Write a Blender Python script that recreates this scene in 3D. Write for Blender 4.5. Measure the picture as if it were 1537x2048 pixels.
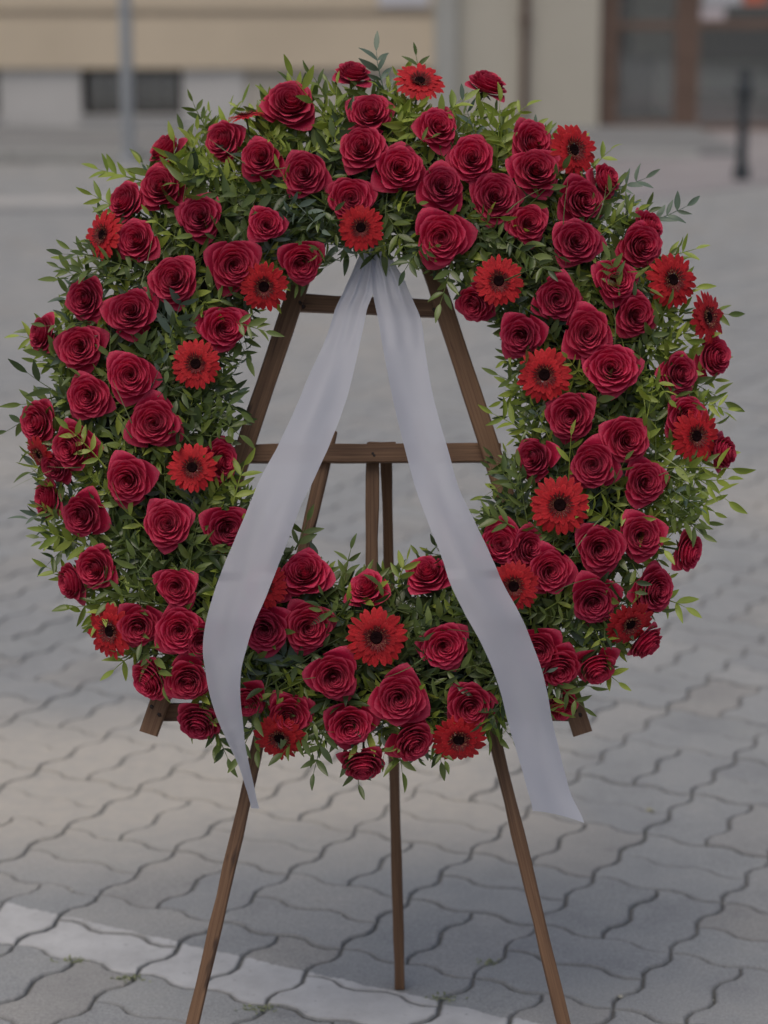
import bpy, bmesh, math, random
from math import sin, cos, tan, pi, radians, sqrt, atan2, tanh
from mathutils import Vector, Matrix, noise
R = random.Random(7)
S = bpy.context.scene
for o in list(bpy.data.objects): bpy.data.objects.remove(o)
COL = S.collection

# ------------------------------------------------------------------ camera
F_PX, PITCH, CAM_H = 4786.0, 0.2320, 1.5
cam = bpy.data.cameras.new('camera'); camo = bpy.data.objects.new('camera', cam); COL.objects.link(camo)
camo.location = (0, 0, CAM_H); camo.rotation_euler = (pi/2 - PITCH, 0, 0)
cam.sensor_fit = 'VERTICAL'; cam.sensor_height = 36; cam.lens = F_PX*36/2048
cam.clip_start = .1; cam.clip_end = 400
cam.dof.use_dof = True; cam.dof.focus_distance = 3.09; cam.dof.aperture_fstop = 3.4; cam.dof.aperture_blades = 0
S.camera = camo
S.render.resolution_x = 768; S.render.resolution_y = 1024

# ------------------------------------------------------------------ light
SUN_EL, SUN_AZ = radians(62), radians(205)          # azimuth measured from +Y clockwise: behind the camera, left
w = bpy.data.worlds.new('World'); S.world = w; w.use_nodes = True
nt = w.node_tree; nt.nodes.clear()
sky = nt.nodes.new('ShaderNodeTexSky'); sky.sky_type = 'NISHITA'; sky.sun_disc = False
sky.sun_elevation = SUN_EL; sky.sun_rotation = SUN_AZ; sky.dust_density = 6; sky.air_density = 1.0; sky.ozone_density = 1.0
bg = nt.nodes.new('ShaderNodeBackground'); bg.inputs[1].default_value = .12
wo = nt.nodes.new('ShaderNodeOutputWorld')
nt.links.new(sky.outputs[0], bg.inputs[0]); nt.links.new(bg.outputs[0], wo.inputs[0])
sl = bpy.data.lights.new('sun', 'SUN'); sl.energy = .75; sl.angle = radians(45); sl.color = (1, .95, .86)
so = bpy.data.objects.new('sun', sl); COL.objects.link(so)
sd = Vector((sin(SUN_AZ)*cos(SUN_EL), cos(SUN_AZ)*cos(SUN_EL), sin(SUN_EL)))
so.rotation_euler = sd.to_track_quat('Z', 'Y').to_euler(); so.location = (0, -5, 12)
S.view_settings.view_transform = 'Standard'; S.view_settings.look = 'None'
S.view_settings.exposure = -.55; S.view_settings.gamma = 1; S.view_settings.use_curve_mapping = False

# ------------------------------------------------------------------ geometry helpers
def ray(px, py):
    x, y = (px-768.5)/F_PX, (py-1024)/F_PX
    return Vector((x, cos(PITCH) - y*sin(PITCH), -sin(PITCH) - y*cos(PITCH)))
EYE = Vector((0, 0, CAM_H))
def at(px, py, Y): r = ray(px, py); return EYE + r*(Y/r.y)
def ground(px, py): r = ray(px, py); return EYE + r*(-CAM_H/r.z)
# the easel's leaning plane
LEAN = radians(19.5)
PN = Vector((0, -cos(LEAN), sin(LEAN)))              # faces the camera, a little up
PU = Vector((0, sin(LEAN), cos(LEAN)))               # up the plane
PX = Vector((1, 0, 0))
P0 = Vector((0, 3.05, .493))
def pl(px, py, off=0):
    r = ray(px, py); q = P0 + PN*off
    return EYE + r*((q-EYE).dot(PN)/r.dot(PN))

WORLD = {}
def link(o, parent=None, M=None):
    COL.objects.link(o)
    M = M or Matrix.Identity(4)
    WORLD[o.name] = M
    if parent:
        o.parent = parent
        o.matrix_basis = WORLD[parent.name].inverted() @ M
    else: o.matrix_basis = M
    return o
def obj(name, me, mat=None, parent=None, M=None):
    if isinstance(me, bmesh.types.BMesh):
        m = bpy.data.meshes.new(name); me.to_mesh(m); me.free(); me = m
    if mat and not me.materials: me.materials.append(mat)
    return link(bpy.data.objects.new(name, me), parent, M)
def empty(name, loc, label=None, cat=None, group=None):
    o = bpy.data.objects.new(name, None); o.empty_display_size = .1
    link(o, None, Matrix.Translation(loc)); tag(o, label, cat, group); return o
def tag(o, label=None, cat=None, group=None, kind=None):
    if label: o['label'] = label
    if cat: o['category'] = cat
    if group: o['group'] = group
    if kind: o['kind'] = kind
    return o
def smooth(me):
    me.polygons.foreach_set('use_smooth', [True]*len(me.polygons)); return me
def box(bm, c, s, M=None, bev=0):
    r = bmesh.ops.create_cube(bm, size=1)
    vs = r['verts']
    for v in vs: v.co = Vector((v.co.x*s[0]+c[0], v.co.y*s[1]+c[1], v.co.z*s[2]+c[2]))
    if bev:
        es = list({e for v in vs for e in v.link_edges})
        rr = bmesh.ops.bevel(bm, geom=es, offset=bev, segments=1, affect='EDGES')
        vs = list({v for f in rr['faces'] for v in f.verts} | {v for v in vs if v.is_valid})
    if M:
        for v in vs: v.co = M @ v.co
    return vs
def lathe(bm, prof, n=24, c=(0, 0, 0)):
    rings = [[bm.verts.new((c[0]+r*cos(2*pi*i/n), c[1]+r*sin(2*pi*i/n), c[2]+z)) for i in range(n)] for r, z in prof]
    for a, b in zip(rings, rings[1:]):
        for i in range(n): bm.faces.new((a[i], a[(i+1) % n], b[(i+1) % n], b[i]))
    bm.faces.new(rings[-1]); bm.faces.new(list(reversed(rings[0])))
def frame(loc, z, up=Vector((0, 0, 1)), spin=0, scale=1):
    z = z.normalized(); x = up.cross(z)
    if x.length < 1e-3: x = Vector((1, 0, 0))
    x.normalize(); y = z.cross(x)
    return Matrix.Translation(loc) @ Matrix((x, y, z)).transposed().to_4x4() @ Matrix.Rotation(spin, 4, 'Z') @ Matrix.Scale(scale, 4)

# ------------------------------------------------------------------ materials
class NT:
    def __init__(s, name):
        s.m = bpy.data.materials.new(name); s.m.use_nodes = True; s.t = s.m.node_tree; s.t.nodes.clear()
        s.out = s.n('ShaderNodeOutputMaterial'); s.p = s.n('ShaderNodeBsdfPrincipled'); s.l(s.p.outputs[0], s.out.inputs[0])
    def n(s, t, **k):
        x = s.t.nodes.new(t)
        for a, b in k.items(): setattr(x, a, b)
        return x
    def l(s, a, b): s.t.links.new(a, b)
    def inp(s, node, name, v):
        i = node.inputs[name]
        if isinstance(v, bpy.types.NodeSocket): s.l(v, i)
        else: i.default_value = v
    def noise(s, scale, vec=None, detail=4, rough=.55, dist=0):
        x = s.n('ShaderNodeTexNoise'); x.inputs['Scale'].default_value = scale; x.inputs['Detail'].default_value = detail
        x.inputs['Roughness'].default_value = rough; x.inputs['Distortion'].default_value = dist
        if vec is not None: s.l(vec, x.inputs['Vector'])
        return x.outputs['Fac']
    def ramp(s, fac, stops, interp='LINEAR'):
        x = s.n('ShaderNodeValToRGB'); x.color_ramp.interpolation = interp
        e = x.color_ramp.elements
        while len(e) < len(stops): e.new(.5)
        for el, (p, c) in zip(e, stops): el.position = p; el.color = (*c, 1) if len(c) == 3 else c
        s.l(fac, x.inputs[0]); return x.outputs[0]
    def mix(s, fac, a, b, mode='MIX'):
        x = s.n('ShaderNodeMix', data_type='RGBA', blend_type=mode)
        for sock, v in ((x.inputs[0], fac), (x.inputs[6], a), (x.inputs[7], b)):
            if isinstance(v, bpy.types.NodeSocket): s.l(v, sock)
            else: sock.default_value = v if not isinstance(v, tuple) else ((*v, 1) if len(v) == 3 else v)
        return x.outputs[2]
    def math(s, op, a, b=0, c=None):
        x = s.n('ShaderNodeMath', operation=op)
        for i, v in enumerate((a, b, c)):
            if v is None: continue
            if isinstance(v, bpy.types.NodeSocket): s.l(v, x.inputs[i])
            else: x.inputs[i].default_value = v
        return x.outputs[0]
    def maprange(s, v, a, b, c=0, d=1):
        x = s.n('ShaderNodeMapRange'); s.l(v, x.inputs[0])
        for i, q in enumerate((a, b, c, d)): x.inputs[i+1].default_value = q
        return x.outputs[0]
    def bump(s, h, strength=.3, dist=.01):
        x = s.n('ShaderNodeBump'); x.inputs['Strength'].default_value = strength; x.inputs['Distance'].default_value = dist
        s.l(h, x.inputs['Height']); s.l(x.outputs[0], s.p.inputs['Normal']); return x
    def pos(s): return s.n('ShaderNodeNewGeometry').outputs['Position']
    def objc(s): return s.n('ShaderNodeTexCoord').outputs['Object']
    def scalev(s, v, sc):
        x = s.n('ShaderNodeMapping'); x.inputs['Scale'].default_value = sc; s.l(v, x.inputs[0]); return x.outputs[0]
    def rnd(s):
        a = s.n('ShaderNodeObjectInfo').outputs['Random']; b = s.n('ShaderNodeNewGeometry').outputs['Random Per Island']
        return s.math('FRACT', s.math('ADD', a, b))

def plain(name, c, rough=.6, vary=.12, nscale=3, metal=0, bump=0, bscale=60):
    m = NT(name); f = m.noise(nscale, m.objc(), 6)
    a = tuple(x*(1-vary) for x in c); b = tuple(min(1, x*(1+vary)) for x in c)
    m.l(m.ramp(f, [(.3, a), (.7, b)]), m.p.inputs['Base Color'])
    m.p.inputs['Roughness'].default_value = rough; m.p.inputs['Metallic'].default_value = metal
    if bump: m.bump(m.noise(bscale, m.objc(), 5), bump, .005)
    return m.m

# paving: stone colour, old painted line, soft sunlit patches put in as paler colour
PHI = -0.492; CELL = .1506*1.5; W_ = CELL/2
UV = Vector((cos(PHI), sin(PHI), 0)); VV = Vector((sin(PHI), -cos(PHI), 0))
ORG = Vector((-.1052*1.5, 2.4896*1.5, 0))
def paver_mat():
    m = NT('concrete_paver'); P = m.pos(); r = m.rnd()
    base = m.ramp(r, [(0, (.33, .345, .352)), (.25, (.37, .385, .39)), (.55, (.345, .36, .37)), (.8, (.385, .392, .39)), (.93, (.36, .36, .352)), (1, (.40, .41, .41))])
    grain = m.noise(420, P, 3, .7)
    base = m.mix(1, base, m.ramp(grain, [(.3, (.74,)*3), (.5, (1,)*3), (.64, (1.1,)*3), (.74, (1.5,)*3)]), 'MULTIPLY')
    base = m.mix(1, base, m.ramp(m.noise(190, P, 4, .75), [(.32, (.86,)*3), (.5, (1,)*3), (.68, (1.2,)*3)]), 'MULTIPLY')
    blot = m.noise(6, P, 6, .65)
    base = m.mix(1, base, m.ramp(blot, [(.25, (.82, .82, .83)), (.5, (1, 1, 1)), (.72, (1.13, 1.11, 1.08))]), 'MULTIPLY')
    spots = m.noise(17, P, 3, .5)
    base = m.mix(m.ramp(spots, [(.68, (0,)*3), (.76, (.3,)*3)]), base, (.18, .18, .18))
    # patches of soft sunlight, painted as a paler warm stone colour
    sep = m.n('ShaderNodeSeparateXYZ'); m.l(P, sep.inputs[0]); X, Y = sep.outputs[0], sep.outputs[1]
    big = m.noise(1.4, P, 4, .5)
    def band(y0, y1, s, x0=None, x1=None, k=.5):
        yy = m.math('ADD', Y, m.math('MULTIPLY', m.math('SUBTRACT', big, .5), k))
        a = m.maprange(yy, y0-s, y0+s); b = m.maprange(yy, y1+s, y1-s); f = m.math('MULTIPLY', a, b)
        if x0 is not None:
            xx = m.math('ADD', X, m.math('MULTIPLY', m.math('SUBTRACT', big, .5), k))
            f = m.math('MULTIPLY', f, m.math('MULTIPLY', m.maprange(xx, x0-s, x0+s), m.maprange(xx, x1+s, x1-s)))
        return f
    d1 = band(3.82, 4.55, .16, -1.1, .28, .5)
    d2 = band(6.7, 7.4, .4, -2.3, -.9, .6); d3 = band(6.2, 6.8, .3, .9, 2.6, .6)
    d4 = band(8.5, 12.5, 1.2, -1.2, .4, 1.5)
    sun_patch = m.math('MINIMUM', 1, m.math('ADD', m.math('ADD', d1, m.math('MULTIPLY', d2, .7)), m.math('ADD', m.math('MULTIPLY', d3, .7), m.math('MULTIPLY', d4, .3))))
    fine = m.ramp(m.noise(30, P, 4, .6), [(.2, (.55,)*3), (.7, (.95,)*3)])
    base = m.mix(m.math('MULTIPLY', sun_patch, fine), base, (.60, .565, .50))
    # painted line: half a cell wide along the u rows
    dotv = m.n('ShaderNodeVectorMath', operation='DOT_PRODUCT'); m.l(P, dotv.inputs[0]); dotv.inputs[1].default_value = VV
    v = m.math('SUBTRACT', m.math('DIVIDE', m.math('SUBTRACT', dotv.outputs['Value'], ORG.dot(VV)), CELL), 0)
    rag = m.math('MULTIPLY', m.math('SUBTRACT', m.noise(28, P, 5, .7), .5), .13)
    vr = m.math('ADD', v, rag)
    inside = m.math('MULTIPLY', m.maprange(vr, 1.425, 1.437), m.maprange(vr, 2.20, 2.185))
    ny = m.n('ShaderNodeSeparateXYZ'); m.l(m.n('ShaderNodeNewGeometry').outputs['Normal'], ny.inputs[0])
    wear = m.ramp(m.noise(48, P, 8, .8), [(.33, (0,)*3), (.41, (1,)*3)])
    pf = m.math('MULTIPLY', m.math('MULTIPLY', inside, wear), m.maprange(ny.outputs[2], .4, .8))
    # rows below the line keep bare pavers: the mask ends at the joint
    dotu = m.n('ShaderNodeVectorMath', operation='DOT_PRODUCT'); m.l(P, dotu.inputs[0]); dotu.inputs[1].default_value = UV
    uu = m.math('MULTIPLY', m.math('SUBTRACT', dotu.outputs['Value'], ORG.dot(UV)), 2*pi/W_)
    wv_ = m.math('MULTIPLY', m.math('TANH', m.math('MULTIPLY', m.math('SINE', uu), 1.5)), .0088/tanh(1.5)/CELL)
    bare = m.maprange(m.math('ADD', v, wv_), 2.006, 1.999)
    pf = m.math('MULTIPLY', pf, bare)
    white = m.mix(1, (.60, .61, .615), m.ramp(m.noise(14, P, 6, .65), [(.3, (.84,)*3), (.65, (1.08,)*3)]), 'MULTIPLY')
    base = m.mix(pf, base, white)
    # grime gathers on the chamfered rims
    ed = m.n('ShaderNodeAttribute', attribute_name='edge').outputs['Fac']
    gr = m.math('MULTIPLY', m.math('POWER', ed, .8), m.ramp(m.noise(45, P, 4, .6), [(.3, (.45,)*3), (.65, (.92,)*3)]))
    gr = m.math('MULTIPLY', gr, m.math('SUBTRACT', 1, m.math('MULTIPLY', sun_patch, .45)))  # rim grime thins inside the painted sunlit patches
    base = m.mix(m.math('MULTIPLY', gr, .6), base, (.18, .185, .19))
    m.l(base, m.p.inputs['Base Color']); m.p.inputs['Roughness'].default_value = .88
    h = m.math('ADD', m.math('MULTIPLY', grain, .7), m.math('MULTIPLY', m.noise(90, P, 5, .6), .6))
    m.bump(h, .35, .0025)
    return m.m
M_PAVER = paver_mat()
def soil_mat():
    m = NT('joint_sand'); P = m.pos()
    c = m.ramp(m.noise(60, P, 5, .7), [(.3, (.12, .122, .124)), (.7, (.24, .24, .23))])
    c = m.mix(m.ramp(m.noise(5, P, 4), [(.55, (0,)*3), (.7, (.5,)*3)]), c, (.05, .07, .03))
    m.l(c, m.p.inputs['Base Color']); m.p.inputs['Roughness'].default_value = .95; return m.m
M_SOIL = soil_mat()
def wood_mat():
    m = NT('stained_pine'); O = m.objc(); r = m.n('ShaderNodeObjectInfo').outputs['Random']
    off = m.n('ShaderNodeVectorMath', operation='ADD'); m.l(O, off.inputs[0])
    cx = m.n('ShaderNodeCombineXYZ'); m.l(m.math('MULTIPLY', r, 7), cx.inputs[0]); m.l(m.math('MULTIPLY', r, 3), cx.inputs[2]); m.l(cx.outputs[0], off.inputs[1])
    st = m.scalev(off.outputs[0], (300, 120, 6))
    g = m.noise(1, st, 6, .62, .6); g2 = m.noise(3.1, st, 3, .6)
    c = m.ramp(g, [(.32, (.05, .023, .012)), (.43, (.13, .065, .033)), (.55, (.20, .107, .055)), (.72, (.31, .18, .10))])
    c = m.mix(.35, c, m.ramp(m.noise(1, m.scalev(off.outputs[0], (9, 9, 3)), 4), [(.3, (.085, .045, .026)), (.7, (.25, .15, .085))]))
    kn = m.noise(1, m.scalev(off.outputs[0], (60, 60, 14)), 2, .4)
    c = m.mix(m.ramp(kn, [(.70, (0,)*3), (.76, (.85,)*3)]), c, (.035, .016, .010))
    m.l(c, m.p.inputs['Base Color']); m.p.inputs['Roughness'].default_value = .62
    m.bump(m.math('ADD', g, m.math('MULTIPLY', g2, .4)), .5, .0012); return m.m
M_WOOD = wood_mat()
M_NAIL = plain('nail_iron', (.05, .045, .045), .45, .3, 40, .7)

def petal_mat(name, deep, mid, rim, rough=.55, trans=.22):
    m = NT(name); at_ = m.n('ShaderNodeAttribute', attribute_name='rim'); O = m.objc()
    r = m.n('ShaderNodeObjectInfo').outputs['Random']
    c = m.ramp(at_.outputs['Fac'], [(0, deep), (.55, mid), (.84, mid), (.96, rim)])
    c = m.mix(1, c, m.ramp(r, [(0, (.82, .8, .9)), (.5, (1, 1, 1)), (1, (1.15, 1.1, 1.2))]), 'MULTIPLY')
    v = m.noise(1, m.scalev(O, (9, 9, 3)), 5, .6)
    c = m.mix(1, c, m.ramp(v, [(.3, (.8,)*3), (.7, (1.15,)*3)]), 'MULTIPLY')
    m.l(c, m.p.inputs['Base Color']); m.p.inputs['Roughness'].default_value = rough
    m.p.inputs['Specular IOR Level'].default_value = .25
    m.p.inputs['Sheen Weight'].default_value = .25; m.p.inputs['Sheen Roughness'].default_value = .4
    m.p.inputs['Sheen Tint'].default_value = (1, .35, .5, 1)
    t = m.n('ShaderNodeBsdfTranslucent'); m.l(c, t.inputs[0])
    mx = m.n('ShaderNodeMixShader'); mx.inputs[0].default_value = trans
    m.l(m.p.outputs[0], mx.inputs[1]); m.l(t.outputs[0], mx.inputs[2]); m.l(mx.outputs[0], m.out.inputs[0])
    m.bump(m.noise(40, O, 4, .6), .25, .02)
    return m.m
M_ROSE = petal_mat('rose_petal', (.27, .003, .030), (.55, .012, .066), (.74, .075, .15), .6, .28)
M_GERB = petal_mat('gerbera_petal', (.38, .008, .014), (.60, .022, .030), (.68, .06, .06), .5, .2)
M_EYE = plain('gerbera_eye', (.012, .004, .005), 1, .4, 900); M_EYE.node_tree.nodes['Principled BSDF'].inputs['Specular IOR Level'].default_value = .1
M_FLOR = plain('gerbera_florets', (.16, .012, .016), .7, .5, 700)
M_POLLEN = plain('gerbera_pollen', (.42, .22, .12), .8, .3, 500)
M_SEPAL = plain('sepal_green', (.07, .12, .035), .5, .25, 20)

def leaf_mat(name, a, b, c, rough=.29):
    m = NT(name); r = m.rnd(); O = m.objc()
    col = m.ramp(r, [(0, a), (.5, b), (1, c)])
    col = m.mix(1, col, m.ramp(m.noise(25, O, 4), [(.3, (.8,)*3), (.7, (1.18,)*3)]), 'MULTIPLY')
    back = m.n('ShaderNodeNewGeometry').outputs['Backfacing']
    col = m.mix(m.math('MULTIPLY', back, .45), col, tuple(min(1, x*1.5+.03) for x in b))
    m.l(col, m.p.inputs['Base Color']); m.p.inputs['Roughness'].default_value = rough
    m.p.inputs['Specular IOR Level'].default_value = .5
    t = m.n('ShaderNodeBsdfTranslucent'); m.l(m.mix(1, col, (1.3, 1.5, .6), 'MULTIPLY'), t.inputs[0])
    mx = m.n('ShaderNodeMixShader'); mx.inputs[0].default_value = .22
    m.l(m.p.outputs[0], mx.inputs[1]); m.l(t.outputs[0], mx.inputs[2]); m.l(mx.outputs[0], m.out.inputs[0])
    return m.m
L_DARK = leaf_mat('leaf_dark', (.04, .07, .03), (.08, .12, .042), (.12, .17, .055))
L_MID = leaf_mat('leaf_mid', (.10, .15, .045), (.15, .205, .055), (.20, .265, .07))
L_LIME = leaf_mat('leaf_lime', (.20, .28, .05), (.29, .37, .06), (.37, .45, .09), .4)
L_BLUE = leaf_mat('leaf_bluish', (.10, .15, .115), (.14, .2, .16), (.19, .25, .2), .4)
M_CORE = plain('wreath_core', (.012, .02, .010), .9, .5, 60, 0, .8, 80)

# ------------------------------------------------------------------ SETTING: ground
bm = bmesh.new()
box(bm, (0, 60, -.0558), (260, 260, .1))
tag(obj('ground', bm, M_SOIL, None, Matrix.Identity(4)), kind='structure')

def wave(t):                       # joint line: one S per paver width
    return 0.0088*tanh(1.5*sin(2*pi*t))/tanh(1.5)
def paver_outline(nu, nv, seg=5):
    pts = []
    for i in range(nu*seg): t = i/seg; pts.append((t*W_, -wave(t)))
    for i in range(nv*seg): t = i/seg; pts.append((nu*W_+wave(t), t*W_))
    for i in range(nu*seg, 0, -1): t = i/seg; pts.append((t*W_, nv*W_-wave(t)))
    for i in range(nv*seg, 0, -1): t = i/seg; pts.append((wave(t), t*W_))
    return pts
def inset(pts, d):
    n = len(pts); out = []
    for i in range(n):
        a = Vector(pts[i-1]); b = Vector(pts[(i+1) % n]); t = (b-a).normalized(); nrm = Vector((-t.y, t.x))
        out.append(Vector(pts[i]) + nrm*d)
    return out
def paver_mesh(nu, nv, rnd, seg=5):
    o = paver_outline(nu, nv, seg); c = Vector((nu*W_/2, nv*W_/2))
    j = [rnd.uniform(0, .0011) for _ in o]
    bm = bmesh.new(); rings = []
    for d, z in ((.0015, -.022), (.0015, -.0042), (.0031, -.0012), (.0050, -.0001), (.0078, 0)):
        rings.append([bm.verts.new((p.x-c.x, p.y-c.y, z)) for p, jj in zip([q+(Vector((c.x, c.y))-q).normalized()*jj for q, jj in zip(inset(o, d), j)], j)])
    n = len(o)
    for a, b in zip(rings, rings[1:]):
        for i in range(n): bm.faces.new((a[i], b[i], b[(i+1) % n], a[(i+1) % n]))
    bm.faces.new(rings[-1])
    bmesh.ops.recalc_face_normals(bm, faces=bm.faces)
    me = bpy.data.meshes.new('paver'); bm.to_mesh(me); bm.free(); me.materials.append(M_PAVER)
    ea = me.attributes.new('edge', 'FLOAT', 'POINT'); ea.data.foreach_set('value', [1]*n + [1]*n + [.9]*n + [.45]*n + [0]*n)
    return me
rp = random.Random(3)
PM = {(2, 1): [paver_mesh(2, 1, rp) for _ in range(5)], (1, 2): [paver_mesh(1, 2, rp) for _ in range(5)]}
PMF = {k: paver_mesh(*k, rp, 4) for k in PM}
pave = bpy.data.objects.new('pavement', None); link(pave); tag(pave, kind='structure')
def place_uv(u, v): return ORG + UV*(u*CELL) + VV*(v*CELL)
cands = []
for i in range(-60, 75):
    for j in range(-75, 20):
        c = place_uv(i+.5, j+.5)
        if c.y < 1.2 or c.y > 17.1 or abs(c.x) > 1.6+c.y*.26: continue
        if (i+j) % 2 == 0: sub = [((2, 1), i+.5, j+.25), ((2, 1), i+.5, j+.75)]
        else: sub = [((1, 2), i+.25, j+.5), ((1, 2), i+.75, j+.5)]
        for k, u, v in sub:
            p = place_uv(u, v); p.z = rp.uniform(-.0022, .0012)
            d = p-EYE; zc = d.y*cos(PITCH)-d.z*sin(PITCH); sx = d.x/zc*F_PX; sy = -(d.z*cos(PITCH)+d.y*sin(PITCH))/zc*F_PX
            vis = abs(sx) < 900 and abs(sy) < 1150
            cands.append((0 if vis else 1, d.length, k, p, rp.uniform(-.006, .006), rp.uniform(-.01, .01), rp.uniform(-.01, .01)))
cands.sort(key=lambda q: (q[0], q[1]))
RM = Matrix((UV, VV, Vector((0, 0, 1)))).transposed().to_4x4()
far = bmesh.new()
for n, (vis, d, k, p, rz, rx, ry) in enumerate(cands):
    M = Matrix.Translation(p) @ Matrix.Rotation(rz, 4, 'Z') @ RM @ Matrix.Rotation(rx*.35, 4, 'X') @ Matrix.Rotation(ry*.35, 4, 'Y')
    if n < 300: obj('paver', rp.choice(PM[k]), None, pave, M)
    else:
        st = len(far.verts); far.from_mesh(PMF[k]); far.verts.ensure_lookup_table()
        for v in far.verts[st:]: v.co = M @ v.co
bmesh.ops.reverse_faces(far, faces=[]) if False else None
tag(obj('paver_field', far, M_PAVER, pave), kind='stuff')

# far side: asphalt footway with its kerb, reddish flagged strip
M_ASPH = plain('asphalt', (.25, .26, .27), .9, .15, 1.2, 0, .3, 200)
M_REDPAVE = plain('reddish_paving', (.34, .325, .34), .9, .12, 1.5, 0, .3, 120)
M_KERB = plain('kerb_stone', (.38, .39, .385), .85, .12, 3, 0, .3, 90)
YB = ground(300, 265).y            # building line
YK = ground(250, 318).y
bm = bmesh.new(); box(bm, (-3.6, (YB+YK)/2+.1, .0), (12.4, YB-YK-.1, .1))
tag(obj('footway', bm, M_ASPH), kind='structure')
bm = bmesh.new()
for i in range(12): box(bm, (-9.3+i*1.0, YK, .005), (.992, .12, .115), bev=.008)
for i in range(12): pass
bm.free()
kerb = bpy.data.objects.new('kerb', None); link(kerb); tag(kerb, kind='structure')
bm = bmesh.new(); box(bm, (0, 0, 0), (.992, .12, .115), bev=.01)
KM = bpy.data.meshes.new('kerb_stone'); bm.to_mesh(KM); bm.free(); KM.materials.append(M_KERB)
for i in range(12): obj('kerb_stone', KM, None, kerb, Matrix.Translation((-9.3+i*1.0+.08, YK-.03, .004)))
# reddish strip in front of the doors
pts = [ground(930, 440), ground(1700, 350), ground(1900, 262), ground(900, 262)]
bm = bmesh.new()
vs = [bm.verts.new((p.x, p.y if k < 2 else YB+.5, .008)) for k, p in enumerate(pts)]; bm.faces.new(vs)
r = bmesh.ops.extrude_face_region(bm, geom=bm.faces[:]); 
for v in [g for g in r['geom'] if isinstance(g, bmesh.types.BMVert)]: v.co.z -= .05
bmesh.ops.recalc_face_normals(bm, faces=bm.faces)
tag(obj('entrance_paving', bm, M_REDPAVE), kind='structure')

def strip(name, a, b, wd, mat, z=.008):
    d = (b-a).normalized(); nn = Vector((-d.y, d.x, 0)); bm = bmesh.new(); M = Matrix.Translation((a+b)/2) @ Matrix((d, nn, Vector((0, 0, 1)))).transposed().to_4x4()
    box(bm, (0, 0, z-.02), ((b-a).length, wd, .04), bev=.004); return tag(obj(name, bm, mat, None, M), kind='structure')
strip('gutter_strip', ground(-700, 418), ground(880, 388), .34, plain('gutter_concrete', (.50, .50, .49), .9, .08, 3))
strip('asphalt_seam', ground(-700, 436), ground(880, 405), .12, M_ASPH)

# ------------------------------------------------------------------ BUILDING
M_OCHRE = plain('ochre_stucco', (.66, .57, .44), .9, .06, 1.3, 0, .25, 120)
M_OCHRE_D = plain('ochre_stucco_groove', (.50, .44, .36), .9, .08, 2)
M_PLINTH = plain('plinth_render', (.56, .56, .555), .9, .07, 1.5, 0, .3, 90)
M_PLINTH2 = plain('plinth_render_tan', (.53, .50, .45), .9, .07, 1.5, 0, .3, 90)
M_BEIGE = plain('beige_render', (.54, .52, .45), .9, .06, 1.2, 0, .25, 120)
M_GREYR = plain('grey_pilaster_render', (.44, .45, .43), .9, .06, 2, 0, .25, 90)
M_BROWN = plain('brown_door_paint', (.17, .115, .09), .5, .15, 5)
M_PIPE = plain('brown_pipe_paint', (.12, .075, .06), .45, .12, 6)
M_DARKF = plain('dark_window_frame', (.045, .035, .03), .5, .2, 6)
M_INT = plain('room_wall', (.75, .72, .66), .9, .15, 1)
M_INTD = plain('room_dark', (.14, .145, .15), .8, .3, 1.5)
M_BAR = plain('grille_iron', (.04, .04, .042), .5, .2, 8, .5)
def glass_mat():
    m = NT('window_glass'); t = m.n('ShaderNodeBsdfTransparent'); t.inputs[0].default_value = (.82, .86, .85, 1)
    g = m.n('ShaderNodeBsdfGlossy'); g.inputs['Roughness'].default_value = .05
    fr = m.n('ShaderNodeFresnel'); fr.inputs[0].default_value = 1.5
    mx = m.n('ShaderNodeMixShader'); m.l(m.math('ADD', fr.outputs[0], .26), mx.inputs[0]); m.l(t.outputs[0], mx.inputs[1]); m.l(g.outputs[0], mx.inputs[2])
    m.l(mx.outputs[0], m.out.inputs[0]); return m.m
M_GLASS = glass_mat()
bld = empty('building', (0, YB, 0), 'long ochre and grey-beige street building with cellar windows and brown glazed doors', 'building')
def gx(px, py=200): return at(px, py, YB).x
def gz(py, px=768): return at(px, py, YB).z
def bpart(name, x0, x1, z0, z1, y0, y1, mat, parent=None, bev=0):
    bm = bmesh.new(); c = ((x0+x1)/2, (y0+y1)/2, (z0+z1)/2)
    box(bm, (0, 0, 0), (x1-x0, y1-y0, z1-z0), bev=bev)
    return obj(name, bm, mat, parent or bld, Matrix.Translation(c))
XL, XR = -9.5, 9.5
z_pl = gz(137); zw0, zw1 = gz(236), gz(140)
xs = [gx(-190), gx(0), gx(163), gx(365)]
xp = gx(868)
# plinth: piers between the cellar windows, apron below and band above
bpart('plinth', XL, xp, 0, zw0, YB, YB+.4, M_PLINTH)
edges = [XL, xs[0], xs[1], xs[2], xs[3], gx(490)]
bpart('plinth', XL, xs[0], zw0+.002, z_pl, YB, YB+.4, M_PLINTH)
bpart('plinth', xs[1], xs[2], zw0+.002, z_pl, YB, YB+.4, M_PLINTH)
bpart('plinth', xs[3], gx(490), zw0+.002, z_pl, YB, YB+.4, M_PLINTH)
bpart('plinth', gx(490)+.002, xp, zw0+.002, z_pl, YB+.03, YB+.4, M_PLINTH2)
# upper wall with a shadow groove
g0, g1 = gz(36), gz(20)
bpart('wall', XL, xp, z_pl+.002, g0, YB-.05, YB+.4, M_OCHRE)
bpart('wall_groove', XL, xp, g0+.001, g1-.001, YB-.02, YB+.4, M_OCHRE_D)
bpart('wall', XL, xp, g1, 7.0, YB-.05, YB+.4, M_OCHRE)
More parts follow.
